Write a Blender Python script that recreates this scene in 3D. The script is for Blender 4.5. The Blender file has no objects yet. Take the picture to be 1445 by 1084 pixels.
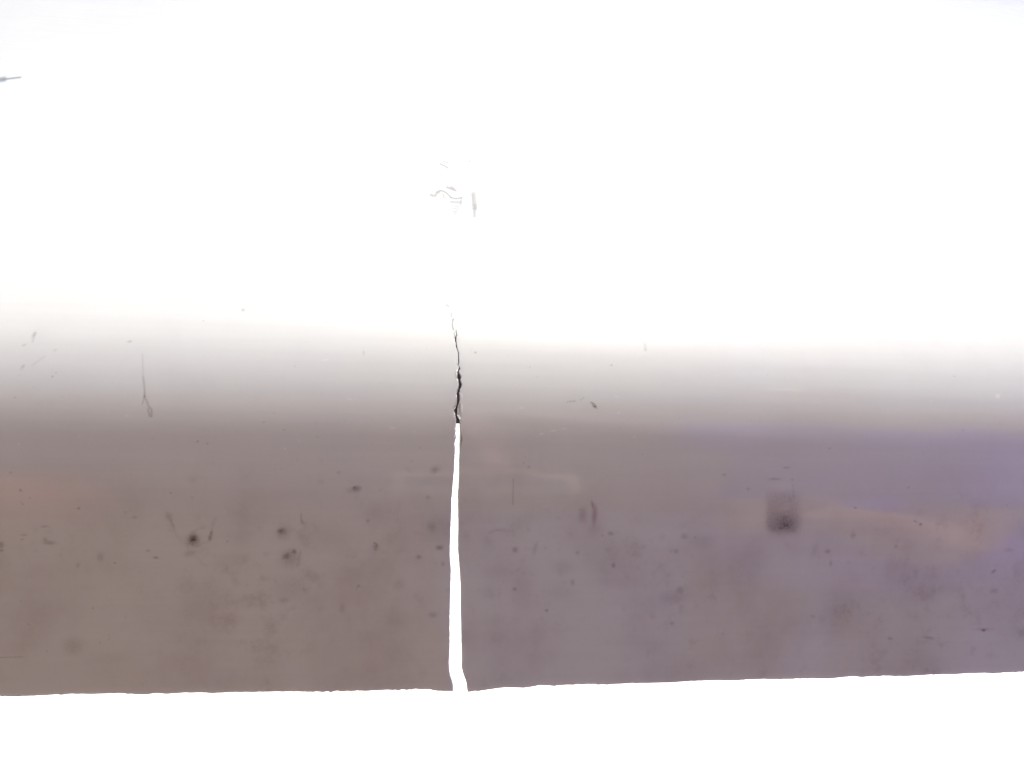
import bpy, bmesh, math, random
import numpy as np
from mathutils import Vector, Matrix, Euler

random.seed(7)
rng = np.random.default_rng(7)
R = math.radians
scene = bpy.context.scene
COL = scene.collection

# ------------------------------------------------------------------ camera
CAM_Z = 1.05
SC = 0.0003                       # metres on the panel per photo pixel
F_PX = 1112.0                     # focal length in photo pixels (1445 wide)
CAM_D = SC * F_PX
YAW, ROLL = R(-6.7), R(1.2)
cam_data = bpy.data.cameras.new('camera')
cam = bpy.data.objects.new('camera', cam_data)
COL.objects.link(cam)
cam_data.sensor_width = 36.0
cam_data.lens = F_PX / 1445.0 * 36.0
cam_data.clip_start = 0.01
cam_data.clip_end = 3000
cam_loc = Vector((0, -CAM_D, CAM_Z))
cam_rot = Matrix.Rotation(YAW, 3, 'Z') @ Matrix.Rotation(R(90), 3, 'X') @ Matrix.Rotation(ROLL, 3, 'Z')
cam.matrix_world = Matrix.Translation(cam_loc) @ cam_rot.to_4x4()
scene.camera = cam
CR = np.array(cam_rot)
CL = np.array(cam_loc)

# ------------------------------------------------------------------ world, sun, exposure
SUN_EL, SUN_AZ = R(72), R(38)     # azimuth from +Y towards +X: the sun stands behind the panel
world = bpy.data.worlds.new('World')
scene.world = world
world.use_nodes = True
wn = world.node_tree
bg = wn.nodes['Background']
sky = wn.nodes.new('ShaderNodeTexSky')
sky.sky_type = 'NISHITA'
sky.sun_disc = False
sky.sun_elevation = SUN_EL
sky.sun_rotation = SUN_AZ
sky.dust_density = 3.5
sky.ozone_density = 0.3
sky.air_density = 0.8
wn.links.new(sky.outputs[0], bg.inputs[0])
bg.inputs[1].default_value = 0.12
sun_dir = Vector((math.sin(SUN_AZ) * math.cos(SUN_EL), math.cos(SUN_AZ) * math.cos(SUN_EL), math.sin(SUN_EL)))
sl = bpy.data.lights.new('sun', 'SUN')
sl.energy = 5.0
sl.angle = R(0.5)
sl.color = (1.0, 0.96, 0.92)
so = bpy.data.objects.new('sun', sl)
so.rotation_euler = sun_dir.to_track_quat('Z', 'Y').to_euler()
so.location = (0, 0, 5)
COL.objects.link(so)
scene.view_settings.view_transform = 'Standard'
scene.view_settings.look = 'None'
scene.view_settings.gamma = 1
scene.view_settings.exposure = 0.54

# ------------------------------------------------------------------ helpers
def tag(o, label=None, cat=None, group=None, kind=None):
    if label: o['label'] = label
    if cat: o['category'] = cat
    if group: o['group'] = group
    if kind: o['kind'] = kind
    return o

def empty(name, loc):
    o = bpy.data.objects.new(name, None)
    o.location = loc
    COL.objects.link(o)
    return o

def put(name, me, mat, parent=None):
    o = bpy.data.objects.new(name, me)
    if mat: me.materials.append(mat)
    COL.objects.link(o)
    if parent:
        o.parent = parent
        o.matrix_parent_inverse = Matrix.Translation(parent.location).inverted()
    return o

def box(name, lo, hi, mat, parent=None, bev=0.0):
    bm = bmesh.new()
    bmesh.ops.create_cube(bm, size=1)
    for v in bm.verts:
        v.co = Vector([lo[i] + (v.co[i] + .5) * (hi[i] - lo[i]) for i in range(3)])
    if bev:
        bmesh.ops.bevel(bm, geom=bm.edges[:], offset=bev, segments=3, profile=.5, affect='EDGES')
    me = bpy.data.meshes.new(name)
    bm.to_mesh(me); bm.free()
    for p in me.polygons: p.use_smooth = bool(bev)
    return put(name, me, mat, parent)

def mat_new(name, color, rough=.6, ior=1.45):
    m = bpy.data.materials.new(name)
    m.use_nodes = True
    b = m.node_tree.nodes['Principled BSDF']
    b.inputs['Base Color'].default_value = (*color, 1)
    b.inputs['Roughness'].default_value = rough
    b.inputs['IOR'].default_value = ior
    return m, m.node_tree, b

def noisy(name, ca, cb, scale, rough=.8, bump=.0, detail=6):
    m, nt, b = mat_new(name, ca, rough)
    tc = nt.nodes.new('ShaderNodeTexCoord')
    n = nt.nodes.new('ShaderNodeTexNoise')
    n.inputs['Scale'].default_value = scale
    n.inputs['Detail'].default_value = detail
    nt.links.new(tc.outputs['Object'], n.inputs['Vector'])
    mx = nt.nodes.new('ShaderNodeMix'); mx.data_type = 'RGBA'
    mx.inputs[6].default_value = (*ca, 1); mx.inputs[7].default_value = (*cb, 1)
    nt.links.new(n.outputs[0], mx.inputs[0])
    nt.links.new(mx.outputs[2], b.inputs['Base Color'])
    if bump:
        bp = nt.nodes.new('ShaderNodeBump')
        bp.inputs['Strength'].default_value = bump
        nt.links.new(n.outputs[0], bp.inputs['Height'])
        nt.links.new(bp.outputs[0], b.inputs['Normal'])
    return m

# ------------------------------------------------------------------ the shell's profile (extruded along X)
S_TAB = np.linspace(-0.01, 1.5, 12000)         # arc length up from the lower edge
def phi_of(s):                                  # tilt of the outward normal above horizontal, degrees
    xs = np.array([-0.01, 0.0, .055, .078, .088, .099, .112, .122, .134, .155, .168, .215, 1.30, 1.36, 1.42, 1.6])
    ys = np.array([-9.,  -8., -5.,  -2.5,  4.,  11.0,  16.,  21.5, 29.5,  42.0,  47.5,  54., 54., 76., 88., 88.])
    p = np.interp(s, xs, ys)
    return p
_phi = phi_of(S_TAB)
k = np.exp(-np.linspace(-2.5, 2.5, 101) ** 2); k /= k.sum()      # smooth the bends
_phi = np.convolve(np.pad(_phi, 50, mode='edge'), k, 'valid')
_ds = S_TAB[1] - S_TAB[0]
_a = np.radians(_phi)
_y = np.concatenate([[0], np.cumsum(np.sin((_a[1:] + _a[:-1]) / 2) * _ds)])
_z = np.concatenate([[0], np.cumsum(np.cos((_a[1:] + _a[:-1]) / 2) * _ds)])
Z_LOW = CAM_Z - 0.1305
_y -= np.interp(0, S_TAB, _y); _z += Z_LOW - np.interp(0, S_TAB, _z)
def prof(s):
    return np.interp(s, S_TAB, _y), np.interp(s, S_TAB, _z)
def prof_n(s):
    a = np.radians(np.interp(s, S_TAB, _phi))
    return -np.cos(a), np.sin(a)
def project(P):
    q = (P - CL) @ CR
    return 722.5 + F_PX * q[..., 0] / -q[..., 2], 542 - F_PX * q[..., 1] / -q[..., 2]
def surf(X, s, d=0.0):
    y, z = prof(s); ny, nz = prof_n(s)
    return np.stack([X, y + ny * d, z + nz * d], -1)
def invert(px, py):                             # photo pixel -> (X, s) on the shell's outer face
    px = np.asarray(px, float); py = np.asarray(py, float)
    X = (px - 592) * SC; s = np.clip((980 - py) * SC, 0, .5) * np.where(py < 430, 1.6, 1)
    for _ in range(40):
        a, b = project(surf(X, s))
        a1, b1 = project(surf(X + 1e-4, s)); a2, b2 = project(surf(X, s + 1e-4))
        J11, J12, J21, J22 = (a1 - a) / 1e-4, (a2 - a) / 1e-4, (b1 - b) / 1e-4, (b2 - b) / 1e-4
        det = J11 * J22 - J12 * J21
        ex, ey = px - a, py - b
        X = X + np.clip((J22 * ex - J12 * ey) / det, -.1, .1)
        s = np.clip(s + np.clip((-J21 * ex + J11 * ey) / det, -.03, .03), -0.008, 1.4)
    return X, s

# ------------------------------------------------------------------ outlines read off the broken edges
OUT_L = np.array([(643.6,467),(643.6,470),(644,472.5),(641.6,477),(642.1,481),(643.1,484),(643.3,489),(645,494),(646.1,500),(646.4,506),
 (646.8,512),(645.8,514.5),(647.3,517.5),(647.8,520),(645.4,523.5),(644.4,526),(645.0,530),(644.9,534),(646.8,537),(647.2,541),(646.7,546),(645.3,550),
 (644.3,555),(644.3,560),(644.8,564),(644.6,568),(642.3,573),(639.0,576.5),(640.6,580),(641.7,584),(642.6,588),(643.8,591),(643.5,595),(643.3,600),
 (643.6,606),(642.4,612),(644.2,616),(642.6,620),(641.6,626),(642.2,632),(641.4,650),(640.7,665),(639.4,680),(638.1,695),(637.1,710),(636.9,720),
 (636.0,745),(634.9,770),(634.7,785),(636.4,805),(636.0,820),(634.8,860),(634.5,890),(634.7,910),(633.4,935),(633.7,945),(635.1,955),(638.1,965),(639.6,970),(639.3,976)])
BACK_L = OUT_L + np.array([[.35, 0]])
BACK_L[:34, 0] = OUT_L[:34, 0] + .4
OUT_R = np.array([(643.8,467),(644.9,470),(645.6,472.5),(643.6,477),(643.6,481),(644.4,484),(645,489),(646.4,494),(647.6,500),(648.0,510),(648.2,513),
 (647.4,515),(648.6,517.5),(649.8,520),(647,523.5),(649,527.5),(651.1,532),(650,536),(652,541),(651.3,546),(648.8,550),(648.0,555),(649.2,563),
 (648.3,568),(650.2,572),(651.2,577),(650.3,583),(650.8,590),(649.6,595),(649,601),(649.6,605),(651.2,610),(653.1,620),(651.7,627),(650.1,632),(649.6,645),(649.1,660),
 (649,680),(648.4,691),(646.9,694),(646.5,698),(646.8,710),(646.9,720),(647.1,745),(646.7,762),(647.4,768),(646.8,778),(648.3,795),(649.6,810),(650.4,830),
 (651.0,848),(650.4,860),(651.4,872),(651.4,900),(651.9,920),(652.4,935),(651.8,943),(653.6,950),(656.6,958),(658.6,965),(659.2,972),(661,977)])
BR = np.array([(467,643.6),(500,646.9),(541,651.2),(563,648.4),(572,646),(583,645.7),(590,649.5),(598,648.7),(612,648.5),(625,648.6),(640,648.1),(655,647.7),(670,647.3),(690,646.9),(698,646.0),
 (710,646.4),(745,646.8),(762,646.4),(778,646.4),(795,647.9),(830,650.1),(860,650.1),(900,651),(935,652),(943,651.4),(950,653.1),(965,658),(977,660.6)])
EDGE_L = np.array([(-400,988),(-60,984),(0,982.5),(20,983),(60,981.5),(82,980),(85,980.8),(100,979.2),(130,979.6),(172,978.2),(180,979.7),(205,979.9),(222,978.2),(235,979.4),
 (260,977.6),(290,977.6),(300,978.7),(330,976.7),(370,976.6),(400,976),(440,976.4),(480,975.6),(500,974.9),(515,975.3),(545,973.6),(560,974.2),(590,972.6),(607,973.0),(612,974.6),(625,975.6),(640,975.4)])
EDGE_R = np.array([(660,976.4),(680,974.6),(700,971.6),(715,970),(740,970.8),(755,968.6),(760,967.2),(775,967.4),(783,968.6),(786,967.3),(800,966.6),(830,965.6),(860,966.2),(885,964.5),(910,964.1),
 (945,963.4),(970,961.6),(1005,960.2),(1040,960.3),(1050,959.4),(1070,958.4),(1100,958.6),(1140,957.6),(1170,957.8),(1190,955.6),(1204,954.3),(1215,955.6),(1240,954),(1280,954.3),(1310,952.4),
 (1330,951.6),(1355,951.2),(1365,950.2),(1390,949.8),(1400,950.2),(1445,948),(1520,946),(1900,936)])

def crack_curve(poly):
    X, s = invert(poly[:, 0], poly[:, 1])
    o = np.argsort(s)
    return s[o], X[o]
sL, xL = crack_curve(OUT_L)
sR, xR = crack_curve(OUT_R)
sBL, xBL = crack_curve(BACK_L)
sBR, xBR = crack_curve(BR[:, ::-1])
_, sTIP = invert([643.7], [467.5]); sTIP = float(sTIP[0])
def edge_curve(poly):
    X, s = invert(poly[:, 0], poly[:, 1])
    return X, s
eXL, eSL = edge_curve(EDGE_L)
eXR, eSR = edge_curve(EDGE_R)
jag_x = np.arange(-2, 2, 0.0005)
def jag(seed, a):
    r = np.random.default_rng(seed)
    n = r.normal(size=jag_x.size); n = np.convolve(n, [.25, .5, .25], 'same')
    m = np.repeat(r.random(jag_x.size // 20 + 1), 20)[:jag_x.size]
    m = np.convolve(m, np.ones(15) / 15, 'same') ** 2
    return n * a * (.25 + 1.6 * m)
J1, J2 = jag(1, .00014), jag(2, .00012)

# ------------------------------------------------------------------ grid rows and columns
def rows():
    ys = []
    y = 992.0
    def run(a, b, st):
        ys.extend(np.arange(a, b, -st))
    run(990, 425, 1.15); run(425, 312, 12); run(312, 222, 1.25); run(222, 172, 12); run(172, 98, 1.25); run(98, -80, 14)
    _, s = invert(np.full(len(ys), 640.), np.array(ys))
    s = np.array(s); s = s[s > 0.0006]
    s = np.concatenate([[0.0], s])
    s = np.concatenate([s, np.linspace(s[-1] + .01, 1.48, 60)])
    s = np.unique(np.concatenate([s, [sTIP]]))
    return s
S = rows()
tipi = int(np.searchsorted(S, sTIP))
XE = 1.35
def cols(a_px, b_px):
    n = int(abs(b_px - a_px) / 1.2)
    return np.array([invert([p], [800.])[0][0] for p in (a_px, b_px)]), n
# left: coarse far part, then fine to the crack ; parameter values measured as X at nominal crack
XC = float(invert([643.], [800.])[0][0])
XLa = float(invert([-25.], [980.])[0][0]); XRb = float(invert([1475.], [480.])[0][0])
def nonuni(a, b):                                 # fine near the crack, 1.2 px elsewhere
    d = [0.0]; st = 0.5
    L = abs(b - a) / SC
    while d[-1] < L:
        d.append(d[-1] + st); st = min(1.25, st * 1.04)
    d = np.array(d); d *= L / d[-1]
    return a + np.sign(b - a) * d * SC
left = nonuni(XC, XLa)[::-1]
XF = float(invert([-8.], [112.])[0][0])
left = np.concatenate([np.linspace(-XE, XF, 30)[:-1], np.linspace(XF, XLa, 260)[:-1], left])
right = nonuni(XC, XRb)
right = np.concatenate([right, np.linspace(XRb, XE, 40)[1:]])
NL, NRr, NS = len(left), len(right), len(S)
def xl_at(s): return np.where(s > sL[-1], xL[-1], np.interp(s, sL, xL))
def xr_at(s): return np.where(s > sR[-1], xR[-1], np.interp(s, sR, xR))
jc = np.interp(S, np.linspace(0, 1, 3000), rng.normal(size=3000)) * .00006
_up = (S > invert([646.], [600.])[1][0]).astype(float)
j2 = np.convolve(rng.normal(size=NS), [.2, .6, .2], 'same') * .00013 * _up; j3 = np.convolve(rng.normal(size=NS), [.2, .6, .2], 'same') * .00011 * _up
cL = xl_at(S) + jc + j2; cR = xr_at(S) + jc * .6 + j2 * .7 + j3
cR[tipi:] = cL[tipi:]
cR = np.maximum(cR, cL + np.where(np.arange(NS) < tipi, .0001, 0))
def lay(base, c, edgeX, edgeS, J):
    X = np.repeat(base[None, :], NS, 0)
    w = np.exp(-np.abs(base - XC) / (30 * SC))
    X = X + (c - XC)[:, None] * w[None, :]
    Sg = np.repeat(S[:, None], len(base), 1)
    low = np.interp(X, edgeX, edgeS) + np.interp(X, jag_x, J)
    wr = np.clip(1 - S / .012, 0, 1) ** 2
    Sg = Sg + low * wr[:, None]
    return X, Sg
XL_, SL_ = lay(left, cL, eXL, eSL, J1)
XR_, SR_ = lay(right, cR, eXR, eSR, J2)

# ---------------- small relief: chips thrown up along the crack, gentle unevenness
def ell(px, py, x, y, rx, ry, ang=0):
    a = R(ang); dx, dy = px - x, py - y
    u = (dx * math.cos(a) + dy * math.sin(a)) / rx; v = (-dx * math.sin(a) + dy * math.cos(a)) / ry
    return u * u + v * v
CHIPS = [(645.0,528,1.7,5,.0006),(645.5,537,1.2,3,.0003),(651.3,578,1.2,6,.00025),(642.3,586,1.4,4,.0004),
         (644.2,561,1.0,3,.0004),(642.7,608,1.3,3.5,.0005),(643.6,472,1.6,3,.0003),(641.8,617,1.0,3,.0004),(651.5,560,1.2,4,.00012)]
def relief(px, py, side):
    d = np.zeros_like(px)
    for x, y, rx, ry, h in CHIPS:
        e = ell(px, py, x, y, rx, ry)
        d += h * np.exp(-e ** 1.5)
    if side < 0:                                  # lip beside the crack lifts a little
        d += .00012 * np.exp(-np.abs(px - 645) / 6) * np.clip((py - 505) / 20, 0, 1) * np.clip((640 - py) / 30, 0, 1)
    return d

# ---------------- dirt, scuffs and specks that lie on the plastic
DARK = [  # x, y, rx, ry, angle, strength
 (48,472,2.2,5,30,.35),(34,487,3,1.6,-20,.3),(32,518,2,4,35,.35),(78,494,3,1.5,-15,.25),(79,526,1.2,1,0,.7),(74,531.5,1.5,1.3,0,.8),
 (21,561,1.8,1.2,0,.6),(183,482,3.2,1.3,-10,.8),(343,437.5,1.8,1.6,0,1.2),(287,453,1,1,0,.8),(513,497.5,1,3,0,.6),(416,517,1.6,1,0,.6),
 (671,497.5,1.4,1.2,0,1.2),(765,460,1,1.5,0,.6),(748,518,1.1,1.1,0,.6),(758.5,531.5,1.1,1.1,0,.5),(863,515.5,1.4,1.1,0,1),(279,623,1.6,1.4,0,.8),(293,626,1.6,1.1,0,.6),
 (387,583,1.3,1,0,.4),(372,596,1.8,.9,0,.7),(401,607,1.6,.8,0,.7),(448,616,1.8,1.8,0,.3),(593,632,1,1.3,0,.6),(1347,531,2,.9,0,.5),(1359,607,1.8,1.2,0,.4),
 (15,667,2,1.5,30,.6),(29,692,2.4,1.8,20,.8),(42,702.5,1.3,1.1,0,.6),(30,709,1.4,1,0,.7),(32,712,1.3,1.2,0,.7),(111,717.5,2.2,1.6,0,1),(31,761.5,1.4,1.2,0,.9),
 (63,743,6,1.6,-5,.5),(70,766,9,3,0,.55),(64,762,3,3,0,.3),(34,755,5,1.5,0,.3),(2,769,3.5,4,0,.8),(2,777,3,2,0,.7),(142,786,5,6,0,.28),(110,798,3,3,0,.3),
 (162,794.5,1.8,1.1,0,1),(220,787,3.2,1.5,5,1.1),(209,777,3,2,0,.3),(131,858.5,1.3,1.2,0,.8),(29,848.5,1.3,1,0,.5),(41,881.5,1.4,1,0,.5),(154,897,1,1,0,.7),(154,902,1,1,0,.5),(141,907,1.6,1,20,.4),(66,919,1.2,2,0,.4),
 (273,761,5.5,6.5,0,.95),(273,763,9,9,0,.35),(296,759,3,4,0,.7),(298,752,2,3,0,.35),(268,781,9,4,-10,.25),(238,729,5,7,-20,.22),(244,741,1.6,8,-20,.3),(321,764,1.2,1.2,0,.8),(241,695.5,1.6,1.3,0,.7),(271,702,2,1,20,.4),(190,730,4,2,0,.25),(177,723,3,2,0,.2),
 (397,749,4.5,4,0,.75),(400,752,9,9,0,.22),(415,778.5,2.8,3,0,.95),(404,785,6,4,-35,.65),(410,788,13,12,0,.25),(425,731,1,7,0,.6),(427,737,2,3,-20,.3),(519,735,2.2,2.6,0,.6),(504,689,6,3.5,0,.4),(500,688,3,2,-30,.35),(498,692,10,4,0,.2),
 (530,772,4,4,0,.35),(506,827,1.6,2,0,.9),(503,830,1.5,2,0,.3),(400,847,7,4,0,.25),(430,833,4,3,0,.2),(483,858,5,7,0,.22),(620,773,5,3,0,.75),(625,796,3,3,0,.3),(608,743,7,7,0,.22),(591,786,4,3,0,.4),(563,825,8,7,0,.18),(611,868,6,4,0,.3),(604,702,3,3,0,.25),(614,663,7,5,-20,.35),(478,667,3,2,0,.3),(581,651,1.4,1.2,0,.5),
 (838,571,0.1,0.1,0,0),(907,641.5,1,1,0,.4),(741,645,1.5,1.5,0,.3),(739,653,1.5,1.8,0,.4),(746,659,2.5,2,0,.35),
 (727,776,4,4,0,.4),(726,831.5,3,2.6,0,.65),(771.5,861.5,2.2,1.8,0,1),(808,822,3,4,0,.3),(770,773,2,2,0,.3),(815,780,3,3,0,.25),(866,798,3,3.5,0,.4),(954,778,3,3,0,.35),(966,757,5,4,0,.3),(981.5,758,1.3,1,0,.7),(850,756,1.3,1.1,0,.8),(862,753,5,3,0,.3),(819,719,1.3,1.3,0,.4),
 (795,800,14,9,0,.14),(960,833,5,5,0,.3),(950,843,17,10,0,.2),(948,880,4,3,0,.25),(1056,690,2.5,2,0,.45),(1022,670,3,2,0,.3),(1110,660,5,1.6,0,.5),(1093,676,9,1.6,0,.32),(1118,677,1.5,2,0,.5),
 (1207,716.7,2.4,1.3,10,1),(1299,740,2.2,2,0,1.1),(1292,736,3.5,1.6,20,.5),(1421,713,1.3,1.3,0,.5),(1264,771,2.5,3,0,.3),(1168,778,4,2.5,-10,.6),(1172,795,2,4,0,.55),(1150,775,4,10,20,.15),(1402,806.5,3.5,2,-35,.85),(1388,889.5,2.8,1.7,0,1.3),(1388,888,14,2,0,.2),(1403,834,5,3,0,.3),(1423,776,7,3,0,.22),
 (1256,901,4,2.5,20,.4),(1310,900,8,2,10,.35),(1147,870,3,2,20,.3),(1204,756,4,4,0,.3),(1292,808,4,9,0,.15),(1258,800,10,14,0,.12),(1171,633,2,1.4,20,.5),(1282,688,2,1.3,0,.5),(1444,893,6,8,0,.2),(1340,830,12,9,0,.10),
 (103,912,14,12,0,.2),(290,845,34,22,0,.10),(150,930,30,8,0,.08),(460,760,40,20,0,.08),(330,790,22,10,0,.10),(650,900,10,14,0,.1),(560,870,18,14,0,.1),(735,740,26,12,-30,.10),(850,780,40,24,0,.08),(1050,800,30,22,0,.10),(1180,850,34,30,0,.08),(1300,830,26,22,0,.08),
 (700,808,20,14,0,.10),(790,835,24,12,0,.10),(900,905,30,14,0,.08),(690,835,12,10,0,.12),(840,748,10,8,0,.12),(990,765,16,10,0,.12),(530,725,16,14,0,.12),(410,830,24,16,0,.12),(620,740,14,20,0,.10)]
RED = [(839,727,3.5,14,4,.5),(822,727,6,11,6,.32),(836,712,2,6,-12,.5),(730,665,10,26,0,.06),(738,830,16,40,0,.12),(755,775,3,9,15,.25)]
LIGHT = [(26,627,1.6,1.4,0,.8),(112,615,1.5,1,0,.5),(179,587,3.4,1.2,0,.55),(402,633,1.3,1.8,0,.8),(422,622,1,1.3,0,.6),(554,604,5,1.4,10,.55),(493,563,5,1.6,20,.4),(736,575.5,4,1.6,0,.35),(764,612.5,2.6,1.4,0,.8),(781,608,4,1.2,-15,.7),(796,605,4,1,0,.6),
 (870,560,3,1.3,0,.5),(873,582.5,1.3,1.6,0,.8),(895,617,1.8,1.5,0,.7),(1408,559,3,3,0,.8),(1313,566.5,2.4,1.4,0,.35),(585,609.5,2,1,0,.6),(459,508,5,.9,-4,.5),(510,594,1,1,0,.5)]
def seg_d(px, py, a, b):
    ax, ay = a; bx, by = b
    t = np.clip(((px - ax) * (bx - ax) + (py - ay) * (by - ay)) / ((bx - ax) ** 2 + (by - ay) ** 2 + 1e-9), 0, 1)
    return np.hypot(px - ax - t * (bx - ax), py - ay - t * (by - ay)), t
STROKES = [ # points, half width, strength
 ([(201,500),(202,530)],1.2,.25),([(202,532),(204,548),(204,560)],1.2,.55),([(204,558),(201,570)],1.0,.45),([(204,560),(207,566),(210,574),(214,578),(214,588),(211,587),(209,577)],1.0,.6),
 ([(906,462),(909,478),(911,494)],1.6,.55),([(50,470),(46,482)],1.4,.3),([(63,503),(46,515)],1.5,.18),
 ([(834,568),(838,570),(840.5,573.5),(839,574.5),(836,572)],.9,1.1),([(840,573),(842,576)],.9,1),([(801,567),(812,566)],.9,.5),([(824,561),(819,565)],.8,.3),
 ([(724,676),(724,712)],.8,.45),([(238,728),(244,750),(258,766),(280,770),(296,762)],2.6,.10),([(270,752),(280,746),(288,745)],2,.14),([(420,800),(424,778)],1.4,.2),
 ([(530,776),(532,768),(528,766)],1.2,.5),([(0,928),(32,927)],.9,.35),([(690,752),(700,748),(712,748)],2,.2),([(298,756),(300,740),(304,732)],2.5,.15),
 ([(1119,684),(1120,702)],1.2,.18)]
SCUFF = [ # the pale scuffs on the sunlit face
 ([(0,112.5),(3,112.5),(6,111.8)],2.4,1.0),([(5,112),(18,110.5),(29,109.2)],.9,.8),
 ([(626,228),(632,230)],1.0,.35),([(621,231.5),(627,234),(632,237)],1.2,.42),([(662,227.5),(663,228)],1.3,.3),([(664,237),(665,238)],1.4,.22),
 ([(631,264.5),(637,266.5),(643,269)],1.6,.55),([(637,264),(640,266)],1.8,.3),([(608,275),(611,276.5),(615,276)],1.8,.45),([(616,271.5),(621,269),(626,270),(631,273),(636,278.5)],1.0,.75),
 ([(616,273),(620,272)],1.8,.3),([(625,274),(627,279.5)],1.1,.4),([(636,279),(643,280.5),(652,279)],1.0,.75),([(637,285),(644,285.5),(650,285.5)],2.2,.36),([(651,280),(650,290)],1.2,.3),
 ([(639,290.5),(648,292)],.9,.4),([(640,294.5),(647,295.5)],.9,.42),([(640,298.5),(645,299)],.9,.45),([(641,301.5),(644,302)],.9,.4),
 ([(668,274),(669.5,284),(670,293)],3.4,.40),([(670,290),(669.5,300),(669.5,305)],2.4,.45),([(667,275),(667.5,290)],1,.3),([(668,294.5),(672,294)],1,.3),
 ([(629.7,430),(633,432.5)],.9,.7),([(637.3,442.5),(636.2,445),(637.4,447.3)],.8,.6),([(639.4,450.5),(638.2,456),(638.4,461),(640,465.2)],.7,.9),([(639.4,450.2),(639.3,452)],1,.6),
 ([(643.6,466.5),(643.9,470)],.8,.8),([(641.8,470),(642.5,474)],1.4,.25)]
def paint(px, py):
    dirt_shade = np.zeros_like(px); red = np.zeros_like(px); light = np.zeros_like(px); scuff = np.zeros_like(px)
    def add(arr, lst, p=1.25, k=1.0):
        for x, y, rx, ry, ang, st in lst:
            r = max(rx, ry) * 2.6
            m = np.flatnonzero((np.abs(px - x) < r) & (np.abs(py - y) < r))
            if len(m):
                e = ell(px[m], py[m], x, y, max(rx, .9), max(ry, .9), ang)
                arr[m] = np.maximum(arr[m], 0) + st * k * np.exp(-e ** p)
    add(dirt_shade, [(x, y, rx, ry, a_, st * ((1.25 if st < .5 else .82) if max(rx, ry) >= 2.8 else .75)) for x, y, rx, ry, a_, st in DARK]); add(red, RED); add(light, LIGHT)
    def strokes(arr, lst):
        for pts, w, st in lst:
            xs = [p[0] for p in pts]; ys = [p[1] for p in pts]
            m = np.flatnonzero((px > min(xs) - 3 * w - 2) & (px < max(xs) + 3 * w + 2) & (py > min(ys) - 3 * w - 2) & (py < max(ys) + 3 * w + 2))
            if not len(m): continue
            d = np.full(len(m), 1e9)
            for a, b in zip(pts[:-1], pts[1:]):
                d = np.minimum(d, seg_d(px[m], py[m], a, b)[0])
            arr[m] += st * np.exp(-(d / max(w, .8)) ** 2)
    strokes(dirt_shade, STROKES); strokes(scuff, SCUFF)
    # the brown rectangular smudge
    m = np.flatnonzero((np.abs(px - 1105) < 45) & (np.abs(py - 725) < 60))
    x, y = px[m], py[m]
    sg = lambda v: 1 / (1 + np.exp(-v))
    bodyl = sg((x - 1081.5) / 2.0) * sg((1126 + (y - 700) * .05 - x) / 3.2) * sg((y - 696) / 3.0) * sg((754 - .012 * (x - 1104) ** 2 - y) / 3)
    dirt_shade[m] += 1.05 * bodyl * (.24 + .26 * sg((y - 722) / 9)) + .40 * np.exp(-ell(x, y, 1106, 738, 14, 11) ** 1.3) + .3 * np.exp(-ell(x, y, 1090, 746, 3.4, 3.4)) \
        + .25 * np.exp(-ell(x, y, 1110, 741, 5, 4)) + .2 * np.exp(-ell(x, y, 1102, 745, 3.5, 2.5)) - .10 * np.exp(-ell(x, y, 1110, 718, 7, 6))
    light[m] += .22 * np.exp(-ell(x, y, 1106, 686, 17, 6))
    # loose soot specks scattered lower on the skirt
    r = np.random.default_rng(11)
    spk = [(r.uniform(0, 1445), r.uniform(560, 970) if r.random() < .8 else r.uniform(490, 600), r.uniform(.9, 1.5), r.uniform(.8, 1.2), r.uniform(0, 90), r.uniform(.05, .25)) for _ in range(150)]
    add(dirt_shade, spk)
    sft = [(r.normal(*c), r.normal(*d), r.uniform(2, 6), r.uniform(2, 5), r.uniform(0, 90), r.uniform(.03, .13)) for c, d, n in
           (((60, 45), (760, 30), 12), ((270, 30), (755, 25), 12), ((410, 30), (790, 35), 16), ((600, 30), (770, 60), 12), ((700, 40), (770, 40), 14),
            ((850, 50), (800, 40), 20), ((960, 40), (800, 50), 16), ((1170, 50), (790, 50), 16), ((1320, 70), (790, 60), 16), ((740, 30), (850, 30), 8), ((500, 40), (700, 30), 9)) for _ in range(n)]
    add(dirt_shade, sft)
    return dirt_shade, red, light, scuff

def front_vertices(X, Sg, side):
    P = surf(X, Sg)
    px, py = project(P)
    d = relief(px, py, side)
    return surf(X, Sg, d), px, py
PL, pxL, pyL = front_vertices(XL_, SL_, -1)
PR, pxR, pyR = front_vertices(XR_, SR_, 1)
idL = np.arange(NS * NL).reshape(NS, NL)
idR = NS * NL + np.arange(NS * NRr).reshape(NS, NRr)
idR[tipi:, 0] = idL[tipi:, -1]
PR[tipi:, 0] = PL[tipi:, -1]
def quads(idx, flip=False):
    q = np.stack([idx[:-1, :-1], idx[:-1, 1:], idx[1:, 1:], idx[1:, :-1]], -1).reshape(-1, 4)
    return q[:, ::-1] if flip else q
V = [PL.reshape(-1, 3), PR.reshape(-1, 3)]
Q = [quads(idL), quads(idR)]
off = NS * NL + NS * NRr
TH = 0.0032
def rim(front_ids, Xf, Sf, Xm, Xb, flip):
    """fracture face between outer and inner face, one ragged middle line"""
    global off
    n = len(front_ids)
    Sj = np.convolve(rng.normal(size=n), [.3, .4, .3], 'same')
    mid = surf(Xm + Sj * .00007, Sf, -TH * .45)
    bk = surf(Xb + Sj * .00005, Sf + 0, -TH)
    V.append(mid); V.append(bk)
    im = off + np.arange(n); ib = off + n + np.arange(n); off += 2 * n
    Q.append(quads(np.stack([front_ids, im, ib], 1), flip))
sl_ = slice(0, tipi + 1)
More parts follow.
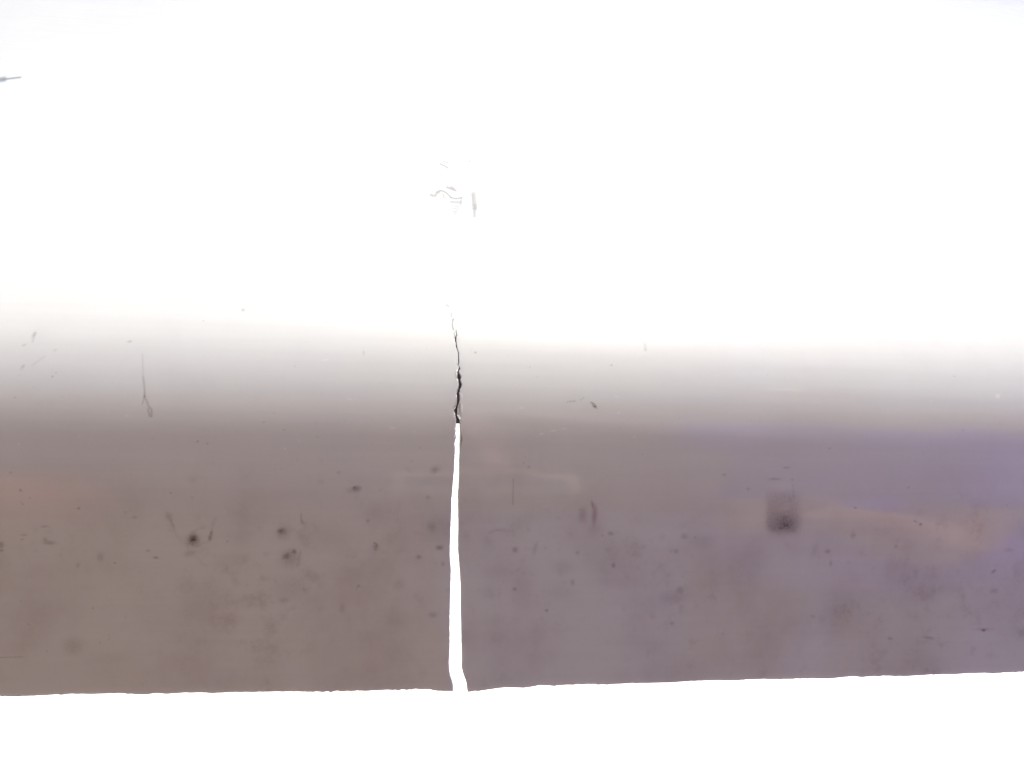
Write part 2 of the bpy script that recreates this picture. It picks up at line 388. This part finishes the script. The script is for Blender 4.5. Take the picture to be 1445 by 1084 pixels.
bL = np.interp(S[sl_], sBL, xBL); bR = np.interp(S[sl_], sBR, xBR)
fL, fR = XL_[sl_, -1], XR_[sl_, 0]
bL = np.minimum(bL, (fL + fR) / 2); bR = np.maximum(bR, bL + .00002)
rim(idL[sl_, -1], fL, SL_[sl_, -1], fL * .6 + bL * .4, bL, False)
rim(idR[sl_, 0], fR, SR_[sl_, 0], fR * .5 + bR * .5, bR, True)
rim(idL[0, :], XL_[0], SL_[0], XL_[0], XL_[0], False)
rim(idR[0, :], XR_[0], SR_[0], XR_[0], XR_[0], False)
nfront = NS * NL + NS * NRr
# inner face, coarser along the length
def back(Xg, Sg, edge, crack_last):
    global off
    c = list(range(0, Xg.shape[1], 40))
    if crack_last: c = sorted(set(c + [Xg.shape[1] - 1]))
    else: c = sorted(set(c + [Xg.shape[1] - 1]))
    Xb = Xg[:, c].copy(); Sb = Sg[:, c].copy(); Sb[0] += .0002
    j = -1 if crack_last else 0
    Xb[sl_, j] = edge + (-.00005 if crack_last else .00005)
    P = surf(Xb, Sb, -TH + .00003)
    V.append(P.reshape(-1, 3))
    ids = off + np.arange(P.shape[0] * P.shape[1]).reshape(P.shape[:2]); off += ids.size
    Q.append(quads(ids, True))
back(XL_, SL_, bL, True)
back(XR_, SR_, bR, False)
V = np.concatenate(V); Q = np.concatenate(Q)
me = bpy.data.meshes.new('shell')
me.vertices.add(len(V)); me.vertices.foreach_set('co', V.astype(np.float32).ravel())
me.loops.add(Q.size); me.loops.foreach_set('vertex_index', Q.astype(np.int32).ravel())
me.polygons.add(len(Q)); me.polygons.foreach_set('loop_start', np.arange(0, Q.size, 4, dtype=np.int32))
me.update(calc_edges=True)
me.polygons.foreach_set('use_smooth', np.ones(len(Q), bool))
dirt_shade, red, light, scuff = paint(*[np.concatenate([a.ravel(), b.ravel()]) for a, b in ((pxL, pxR), (pyL, pyR))])
# clean fractured plastic on the chips and on the broken edges
pxa = np.concatenate([pxL.ravel(), pxR.ravel()]); pya = np.concatenate([pyL.ravel(), pyR.ravel()])
fresh = np.zeros_like(pxa)
for x, y, rx, ry, h in CHIPS:
    fresh += np.exp(-ell(pxa, pya, x, y, rx * 1.15, ry * 1.05) ** 2) * min(1, h / .0005)
def attr(name, a, rest):
    full = np.full(len(V), rest, np.float32); full[:len(a)] = np.clip(a, 0, 1.5)
    at = me.attributes.new(name, 'FLOAT', 'POINT'); at.data.foreach_set('value', full)
scuff = .84 * scuff / (scuff + .25)
rim_shade = np.zeros(len(V)); _rx, _ry = project(V[nfront:].astype(float))
rim_shade[nfront:] = np.where((_ry > 566) & (_ry < 593) & (np.abs(_rx - 648) < 5), 0, .85)  # broken and inner faces painted dark as shade, except at the pale chip
dirt_shade = np.concatenate([dirt_shade, rim_shade[nfront:]])
attr('dirt_shade', dirt_shade, 0.0); attr('rust', red, 0.0); attr('pale', light, 0.0); attr('scuff', scuff, 0.0); attr('fresh', np.clip(fresh, 0, 1), 0.0)
me.validate()

# ------------------------------------------------------------------ glossy plastic material
def plastic():
    m, nt, b = mat_new('glossy_white_plastic', (.7, .7, .7), .1, 1.55)
    N, Lk = nt.nodes, nt.links
    tc = N.new('ShaderNodeTexCoord')
    def noise(scale, detail=5, rough=.55, stretch=(1, 1, 1)):
        mp = N.new('ShaderNodeMapping'); mp.inputs['Scale'].default_value = stretch
        Lk.new(tc.outputs['Object'], mp.inputs[0])
        n = N.new('ShaderNodeTexNoise'); n.inputs['Scale'].default_value = scale; n.inputs['Detail'].default_value = detail; n.inputs['Roughness'].default_value = rough
        Lk.new(mp.outputs[0], n.inputs['Vector']); return n.outputs[0]
    def math_(op, a, b_=None, c=None):
        n = N.new('ShaderNodeMath'); n.operation = op
        for i, v in enumerate((a, b_, c)):
            if v is None: continue
            if isinstance(v, (int, float)): n.inputs[i].default_value = v
            else: Lk.new(v, n.inputs[i])
        return n.outputs[0]
    def ramp(v, a, b_, lo=0, hi=1):
        n = N.new('ShaderNodeMapRange'); n.interpolation_type = 'SMOOTHSTEP'
        Lk.new(v, n.inputs[0])
        for i, q in zip((1, 2, 3, 4), (a, b_, lo, hi)): n.inputs[i].default_value = q
        return n.outputs[0]
    def mix(f, a, b_):
        n = N.new('ShaderNodeMix'); n.data_type = 'RGBA'
        if isinstance(f, (int, float)): n.inputs[0].default_value = f
        else: Lk.new(f, n.inputs[0])
        for i, v in ((6, a), (7, b_)):
            if isinstance(v, tuple): n.inputs[i].default_value = (*v, 1)
            else: Lk.new(v, n.inputs[i])
        return n.outputs[2]
    def at(name):
        n = N.new('ShaderNodeAttribute'); n.attribute_name = name; return n.outputs['Fac']
    base = mix(ramp(noise(7, 3), .35, .65), (.578, .602, .574), (.570, .594, .582))
    # grime film, cloudy, with a finer mottling inside it
    film = math_('MULTIPLY', ramp(noise(24, 6, .6), .42, .75), ramp(noise(140, 4, .7), .2, .8, .4, 1))
    sep = N.new('ShaderNodeSeparateXYZ'); Lk.new(tc.outputs['Object'], sep.inputs[0])
    low = ramp(sep.outputs['Z'], 0.9750, 1.0200, 1, .15)
    base = mix(math_('MULTIPLY', math_('MULTIPLY', film, low), .32), base, (.28, .24, .215))
    blot = math_('MULTIPLY', ramp(noise(95, 7, .72), .50, .78), ramp(noise(11, 3), .38, .62))
    base = mix(math_('MULTIPLY', math_('MULTIPLY', blot, low), .36), base, (.20, .16, .145))
    streak = ramp(noise(90, 4, .6, (.12, 1, 4.0)), .3, .7, 0, 1)
    base = mix(math_('MULTIPLY', streak, .05), base, (.33, .28, .26))
    grain = ramp(noise(2600, 2), .3, .7)
    base = mix(math_('MULTIPLY', grain, .06), base, (.33, .30, .29))
    brk = ramp(noise(900, 3, .7), .25, .7, .55, 1.15)
    d = math_('MULTIPLY', math_('MULTIPLY', at('dirt_shade'), .72), brk)  # also carries the shade painted on the broken faces
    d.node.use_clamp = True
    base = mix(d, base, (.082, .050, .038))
    base = mix(math_('MULTIPLY', at('rust'), .8), base, (.21, .085, .075))
    scf = at('scuff')
    base = mix(scf, base, (.028, .05, .066))
    base = mix(math_('MULTIPLY', at('pale'), .5), base, (.85, .83, .80))
    base = mix(at('fresh'), base, (.86, .85, .85))
    b.inputs['Subsurface Weight'].default_value = .6
    b.inputs['Subsurface Radius'].default_value = (1.0, .9, .85)
    b.inputs['Subsurface Scale'].default_value = .007
    Lk.new(base, b.inputs['Base Color'])
    ro = math_('ADD', ramp(noise(40, 4), .3, .8, .07, .13), math_('MULTIPLY', d, .5))
    Lk.new(ro, b.inputs['Roughness'])
    bp = N.new('ShaderNodeBump'); bp.inputs['Strength'].default_value = .03; bp.inputs['Distance'].default_value = .002
    h = math_('ADD', noise(60, 3, .5, (.15, 1, 2)), math_('MULTIPLY', noise(700, 2, .5, (.05, 1, 1)), .04))
    Lk.new(h, bp.inputs['Height'])
    Lk.new(bp.outputs[0], b.inputs['Normal'])
    return m
M_PLASTIC = plastic()
shell = empty('cracked_panel', (0, .1, 0))
tag(shell, 'glossy off-white plastic panel, grimy below its rounded shoulder, split upward from the ragged edge', 'panel')
ob = put('moulded_shell', me, M_PLASTIC, shell)

# inner board seen darkly through the upper crack, and what carries the panel
M_BOARD = noisy('weathered_board', (.10, .085, .08), (.16, .14, .13), 30, .8, .2)
def ray_z(px, py, Y):
    d = CR @ np.array([(px - 722.5) / F_PX, -(py - 542) / F_PX, -1.0])
    t = (Y - CL[1]) / d[1]
    return (CL + t * d)
zb = float(ray_z(646, 598, .055)[2])
zt = float(np.interp(.055, _y, _z)) - .02
bd = box('inner_board', (-1.3, .055, zb), (1.3, .075, max(zt, zb + .03)), M_BOARD, shell)
for x in (-1.15, 1.15):
    box('support_post', (x - .04, .12, 0), (x + .04, .20, float(np.interp(.12, _y, _z)) - .004), M_BOARD, shell, .004)

# ------------------------------------------------------------------ ground
M_PALE = noisy('pale_concrete', (.70, .69, .67), (.78, .77, .75), 6, .85, .1)
def sheet(name, x0, y0, x1, y1, z, mat):
    m2 = bpy.data.meshes.new(name)
    m2.from_pydata([(x0, y0, z), (x1, y0, z), (x1, y1, z), (x0, y1, z)], [], [(0, 1, 2, 3)])
    return tag(put(name, m2, mat), kind='structure')
sheet('ground', -900, -900, 900, 900, 0, M_PALE)
M_SOIL = noisy('brown_soil', (.100, .060, .016), (.145, .090, .030), 9, .95, .4)
sheet('tint_soil', -40, -60, .08, .35, .004, M_SOIL)  # dark brown ground added out of view for warm bounce on the left
M_SLAB = noisy('blue_bounce_concrete', (.062, .076, .17), (.092, .108, .23), 14, .9, .2)  # strongly blue, set for the violet light it bounces
sheet('tint_pavement', .08, -60, 40, .35, .004, M_SLAB)  # added out of view to throw a violet tint on the right

# ------------------------------------------------------------------ what the gloss mirrors: the person taking the picture and a wall added behind them
M_SHIRT = noisy('purple_cotton', (.20, .13, .72), (.27, .18, .84), 300, .9, .1)
M_JEANS = noisy('grey_trousers', (.10, .10, .12), (.14, .14, .16), 300, .9, .1)
M_SKIN = noisy('skin', (.46, .29, .24), (.52, .33, .27), 60, .5)
M_HAIR = noisy('dark_hair', (.03, .02, .015), (.06, .04, .03), 200, .6)
M_SHOE = noisy('shoe_leather', (.05, .04, .04), (.08, .07, .06), 80, .5)
M_WALL = noisy('brown_render', (.24, .19, .135), (.30, .235, .17), 3, .9, .2)

def skin_mesh(name, chains, mat, parent, sub=2, root=0):
    """chains: lists of (x, y, z, r) ; points with equal place are welded into one joint"""
    vs, rad, es, key = [], [], [], {}
    def vid(p):
        k_ = tuple(round(c, 4) for c in p[:3])
        if k_ not in key:
            key[k_] = len(vs); vs.append(p[:3]); rad.append(p[3])
        return key[k_]
    for ch in chains:
        ids = [vid(p) for p in ch]
        es += list(zip(ids[:-1], ids[1:]))
    m2 = bpy.data.meshes.new(name)
    m2.from_pydata(vs, es, [])
    o = put(name, m2, mat, parent)
    sk = o.modifiers.new('skin', 'SKIN'); sk.use_smooth_shade = True
    for i, d in enumerate(m2.skin_vertices[0].data):
        rr = rad[i] if isinstance(rad[i], tuple) else (rad[i], rad[i])
        d.radius = rr; d.use_root = (i == root)
    ss = o.modifiers.new('subdivision', 'SUBSURF'); ss.levels = sub; ss.render_levels = sub
    return o
PX, PY = .53, -.62
person = empty('person', (PX, PY, 0))
tag(person, 'person in a long purple shirt mirrored as a tint in the right half', 'person')
hipc = (PX, PY, .92, (.15, .10)); waist = (PX, PY + .01, 1.04, (.14, .10)); chest = (PX, PY + .06, 1.19, (.16, .11))
neckb = (PX - .01, PY + .12, 1.33, (.06, .06)); neck = (PX - .02, PY + .15, 1.41, .050); 
shR = (PX + .16, PY + .12, 1.27, .055); shL = (PX - .16, PY + .12, 1.27, .055)
elR = (.55, -.43, .815, .050); wrR = (.385, -.345, .905, .030)
elL = (.045, -.43, 1.36, .040); wrL = (.062, -.395, 1.135, .026)
hR = (PX + .09, PY, .86, .085); hL = (PX - .09, PY, .86, .085)
kR = (PX + .11, PY + .03, .47, .058); kL = (PX - .11, PY + .02, .47, .058)
aR = (PX + .12, PY - .03, .09, .038); aL = (PX - .12, PY - .03, .09, .038)
body = [[hipc, waist, chest, neckb, neck, (PX - .03, PY + .20, 1.53, (.075, .085)), (PX - .03, PY + .215, 1.60, (.075, .09)), (PX - .03, PY + .21, 1.66, (.05, .06))],
        [neckb, shR, elR, wrR], [neckb, shL, elL, wrL], [hipc, hR, kR, aR, (PX + .13, PY + .12, .045, .03)], [hipc, hL, kL, aL, (PX - .13, PY + .12, .045, .03)],
        [wrR, (.35, -.335, .918, (.020, .030)), (.315, -.330, .932, (.016, .038))], [wrL, (.064, -.372, 1.10, (.030, .016)), (.066, -.364, 1.075, (.038, .013))]]
skin_mesh('body', body, M_SKIN, person)
def grow(ch, k_=1.14):
    return [(x, y, z, tuple(q * k_ for q in r_) if isinstance(r_, tuple) else r_ * k_ + .004) for x, y, z, r_ in ch]
def lerp(a, b, t):
    ra = a[3] if not isinstance(a[3], tuple) else a[3][0]; rb = b[3] if not isinstance(b[3], tuple) else b[3][0]
    return tuple(a[i] + (b[i] - a[i]) * t for i in range(3)) + (ra + (rb - ra) * t,)
skin_mesh('shirt', [grow([(PX + .03, PY + .02, .68, (.23, .16)), (PX + .03, PY + .02, .82, (.21, .15)), (hipc[0], hipc[1], hipc[2], (.17, .12)), waist, chest, neckb]), grow([neckb, shR, lerp(shR, elR, .85)], 1.3), grow([neckb, shL, lerp(shL, elL, .35)], 1.3)], M_SHIRT, person)
skin_mesh('trousers', [grow([(PX, PY, .95, (.145, .1)), hR, kR, lerp(kR, aR, .9)]), grow([(PX, PY, .95, (.145, .1)), hL, kL, lerp(kL, aL, .9)])], M_JEANS, person)
for sx in (1, -1):
    skin_mesh('shoe', [[(PX + sx * .12, PY - .07, .055, .045), (PX + sx * .125, PY + .02, .055, .048), (PX + sx * .13, PY + .16, .045, .035)]], M_SHOE, person)
    skin_mesh('ear', [[(PX - .03 + sx * .078, PY + .20, 1.575, .010), (PX - .03 + sx * .083, PY + .195, 1.60, .012)]], M_SKIN, person, 1)
    skin_mesh('eye', [[(PX - .03 + sx * .031, PY + .296, 1.600, .009), (PX - .03 + sx * .031, PY + .302, 1.600, .007)]], M_HAIR, person, 1)
skin_mesh('nose', [[(PX - .03, PY + .300, 1.598, .009), (PX - .03, PY + .322, 1.560, .013)]], M_SKIN, person, 1)
skin_mesh('mouth', [[(PX - .053, PY + .287, 1.528, .004), (PX - .03, PY + .293, 1.530, .007), (PX - .007, PY + .287, 1.528, .004)]], M_HAIR, person, 1)
skin_mesh('hair', [[(PX - .03, PY + .15, 1.55, (.08, .05)), (PX - .03, PY + .17, 1.64, (.086, .085)), (PX - .03, PY + .225, 1.69, (.06, .055))]], M_HAIR, person)
# fingers round the phone: four behind and a thumb in front on either side
ax = Vector((math.cos(YAW), math.sin(YAW), 0)); ay = Vector((-math.sin(YAW), math.cos(YAW), 0)); pc = cam_loc
def PP(u, v, w):                                    # along the phone, towards the panel, up
    q = pc + ax * u + ay * v + Vector((0, 0, w)); return (q.x, q.y, q.z)
for i in range(4):
    u = .040 + .0185 * i
    skin_mesh('finger', [[PP(u, -.016, .030) + (.0095,), PP(u + .001, .002, .022) + (.0085,), PP(u + .001, .0045, .004 + .002 * (i % 2)) + (.0078,), PP(u, .003, -.012 + .004 * abs(i - 1)) + (.0062,)]], M_SKIN, person, 2)
skin_mesh('thumb', [[PP(.040, -.024, .035) + (.012,), PP(.026, -.027, .010) + (.010,), PP(.022, -.024, -.010) + (.008,)]], M_SKIN, person, 2)
for i in range(4):                                  # the free hand, half open
    w = .960 - .019 * i
    skin_mesh('finger', [[(.318, -.330, w, .0095), (.290, -.322 + .002 * i, w - .002, .0088), (.269 + .003 * (i % 3), -.333, w - .006, .0078), (.260 + .004 * (i % 3), -.350, w - .009, .0064)]], M_SKIN, person, 2)
skin_mesh('thumb', [[(.355, -.325, .942, .012), (.335, -.312, .968, .0105), (.312, -.310, .978, .0085)]], M_SKIN, person, 2)
M_CASE = mat_new('cream_plastic', (.80, .72, .52), .35)[0]
M_GLASS = mat_new('dark_glass', (.03, .03, .035), .08)[0]
M_BACK = mat_new('grey_back', (.33, .31, .30), .3)[0]
ph = empty('phone', tuple(cam_loc))
tag(ph, 'phone in a cream case mirrored as a faint pale outline beside the crack', 'phone')
def pbox(name, u0, u1, v0, v1, w0, w1, mat, bev=.002):
    o = box(name, (u0, v0, w0), (u1, v1, w1), mat, None, bev)
    o.parent = ph
    o.rotation_euler = (0, 0, YAW)
    return o
pbox('case', -.020, .142, -.014, -.0062, -.066, .012, M_CASE, .003)
pbox('back_cover', -.012, .134, -.0070, -.0056, -.059, .005, M_BACK, .0006)
pbox('camera_bump', -.010, .030, -.0060, -.0042, -.035, .004, M_GLASS, .0006)
pbox('screen', -.016, .138, -.0150, -.0135, -.062, .008, M_GLASS, .0006)
wl = box('sky_block_wall', (-9, -4.3, -.05), (9, -4.0, 5.2), M_WALL, None, .01)  # added out of view to block low blue sky and tint the skirt
tag(wl, 'unseen brown rendered wall, added to cut low sky and warm the skirt', 'wall')

# unseen orange planter, added to mirror a warm patch at the left end
M_TERRA = noisy('terracotta', (.78, .27, .09), (.88, .33, .12), 20, .9, .1)
pl = empty('warm_tint_planter', (-3.4, -3.6, 0))
tag(pl, 'unseen terracotta planter, added to mirror a warm patch at the left end', 'planter')
box('trough', (-5.2, -3.9, .02), (-1.55, -3.3, 1.32), M_TERRA, pl, .03)
box('rim', (-5.26, -3.94, 1.32), (-1.49, -3.26, 1.42), M_TERRA, pl, .02)
box('earth_fill', (-5.1, -3.8, 1.38), (-1.65, -3.4, 1.432), M_SOIL, pl)
